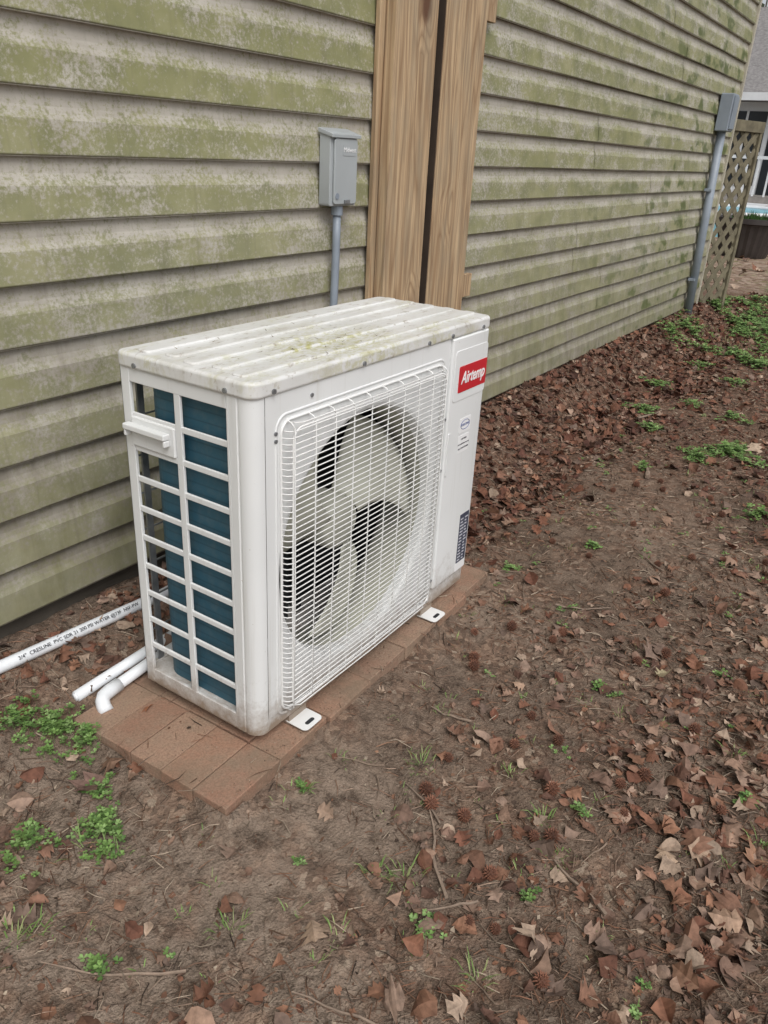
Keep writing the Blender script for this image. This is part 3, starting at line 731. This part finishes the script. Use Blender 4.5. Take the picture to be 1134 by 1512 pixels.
def tree(name,x,y,h,seed):
    rr=random.Random(seed); e=empty(name,(x,y,0)); a=Acc(); tips=[]
    def br(p,d,L,r,lv):
        pts=[p]; q=Vector(p); dd=Vector(d)
        for i in range(4):
            dd=(dd+Vector((rr.uniform(-.15,.15),rr.uniform(-.15,.15),rr.uniform(-.02,.12)))).normalized(); q=q+dd*L/4; pts.append(tuple(q))
        a.tube(pts,r,6 if lv<2 else 3,r2=r*.5)
        if lv>=4: tips.append(q.copy()); return
        for k in range(3 if lv else 7):
            t=rr.uniform(.4,.99) if lv else rr.uniform(.3,.99)
            s=Vector(pts[min(3,int(t*4))]).lerp(Vector(pts[min(4,int(t*4)+1)]),t*4-int(t*4))
            nd=(dd*.5+Vector((rr.uniform(-1,1),rr.uniform(-1,1),rr.uniform(-.1,.7)))).normalized()
            br(tuple(s),nd,L*rr.uniform(.42,.6),r*.42,lv+1)
    br((x,y,-.1),(0,0,1),h,h*.022,0)
    a.mk('trunk_and_limbs',M['bark'],e)
    l=Acc()
    for q in tips:
        for k in range(4):
            o=q+Vector((rr.uniform(-.4,.4),rr.uniform(-.4,.4),rr.uniform(-.4,.4))); s=.09
            v=[tuple(o+Vector((rr.uniform(-s,s),rr.uniform(-s,s),rr.uniform(-s,s)))) for _ in range(3)]
            l.add(v,[(0,1,2)],(.12*rr.uniform(.6,1.3),.12,.05))
    l.mk('crown_leaves',M['green'],e)
for i,(x,y,h) in enumerate([(34,4,14),(38,8,16),(36,-1,15),(33,11,13),(42,2,17),(40,14,16),(45,6.5,18)]):
    tree('bare_tree' if i==0 else 'bare_tree.%03d'%i,x,y,h,i+3)
tl=Acc(); rr=random.Random(5)
for i in range(420):
    t=rr.uniform(-1.3,1.3); d=rr.uniform(60,85); x=d*math.cos(t); y=d*math.sin(t); h=rr.uniform(8,17)
    tl.tube([(x,y,-.2),(x+rr.uniform(-.5,.5),y,h*.5),(x+rr.uniform(-1,1),y+rr.uniform(-1,1),h)],.25,4,(.13,.12,.10),r2=.05)
    for k in range(26):
        o=Vector((x+rr.gauss(0,1.6),y+rr.gauss(0,1.6),h*rr.uniform(.25,1.05))); s=.9
        tl.add([tuple(o+Vector((rr.uniform(-s,s),rr.uniform(-s,s),rr.uniform(-s,s)))) for _ in range(3)],[(0,1,2)],(.14*rr.uniform(.6,1.2),.135*rr.uniform(.7,1.1),.09))
tl.mk('distant_woods',M['green'])
# ------------------------------------------------------------ LIGHT
w=bpy.data.worlds.new('World'); S.world=w; w.use_nodes=True; nt=w.node_tree
sky=nt.nodes.new('ShaderNodeTexSky'); sky.sky_type='NISHITA'; sky.sun_disc=False
EL,AZ=math.radians(52),math.radians(215)
sky.sun_elevation=EL; sky.sun_rotation=AZ; sky.air_density=1.; sky.dust_density=4.; sky.ozone_density=1.
hs=nt.nodes.new('ShaderNodeHueSaturation'); hs.inputs['Saturation'].default_value=.25
nt.links.new(sky.outputs[0],hs.inputs['Color']); nt.links.new(hs.outputs[0],nt.nodes['Background'].inputs[0]); nt.nodes['Background'].inputs[1].default_value=.15
sd=bpy.data.lights.new('overcast_sun','SUN'); sd.energy=1.5; sd.angle=math.radians(35); sd.color=(1,.985,.965)
so=bpy.data.objects.new('overcast_sun',sd); S.collection.objects.link(so)
dirv=Vector((math.sin(AZ)*math.cos(EL),math.cos(AZ)*math.cos(EL),math.sin(EL)))
so.rotation_euler=dirv.to_track_quat('Z','Y').to_euler(); so.location=(0,-3,6)
# ------------------------------------------------------------ CAMERA
a_,b_,c_,F=.5706,-.4337,.0565,1164.52
fw=Vector((math.cos(b_)*math.cos(a_),math.cos(b_)*math.sin(a_),math.sin(b_))); r0=Vector((math.sin(a_),-math.cos(a_),0)); u0=r0.cross(fw)
rt=r0*math.cos(c_)+u0*math.sin(c_); up=-r0*math.sin(c_)+u0*math.cos(c_)
cd_=bpy.data.cameras.new('camera'); co=bpy.data.objects.new('camera',cd_); S.collection.objects.link(co)
m=Matrix((rt,up,-fw)).transposed().to_4x4(); m.translation=Vector((-.9851,-.9181,1.1811)); co.matrix_world=m
cd_.sensor_fit='VERTICAL'; cd_.sensor_height=24; cd_.lens=24*F/1512; cd_.clip_start=.02; cd_.clip_end=600
S.camera=co
S.view_settings.view_transform='Standard'; S.view_settings.look='None'; S.view_settings.exposure=0
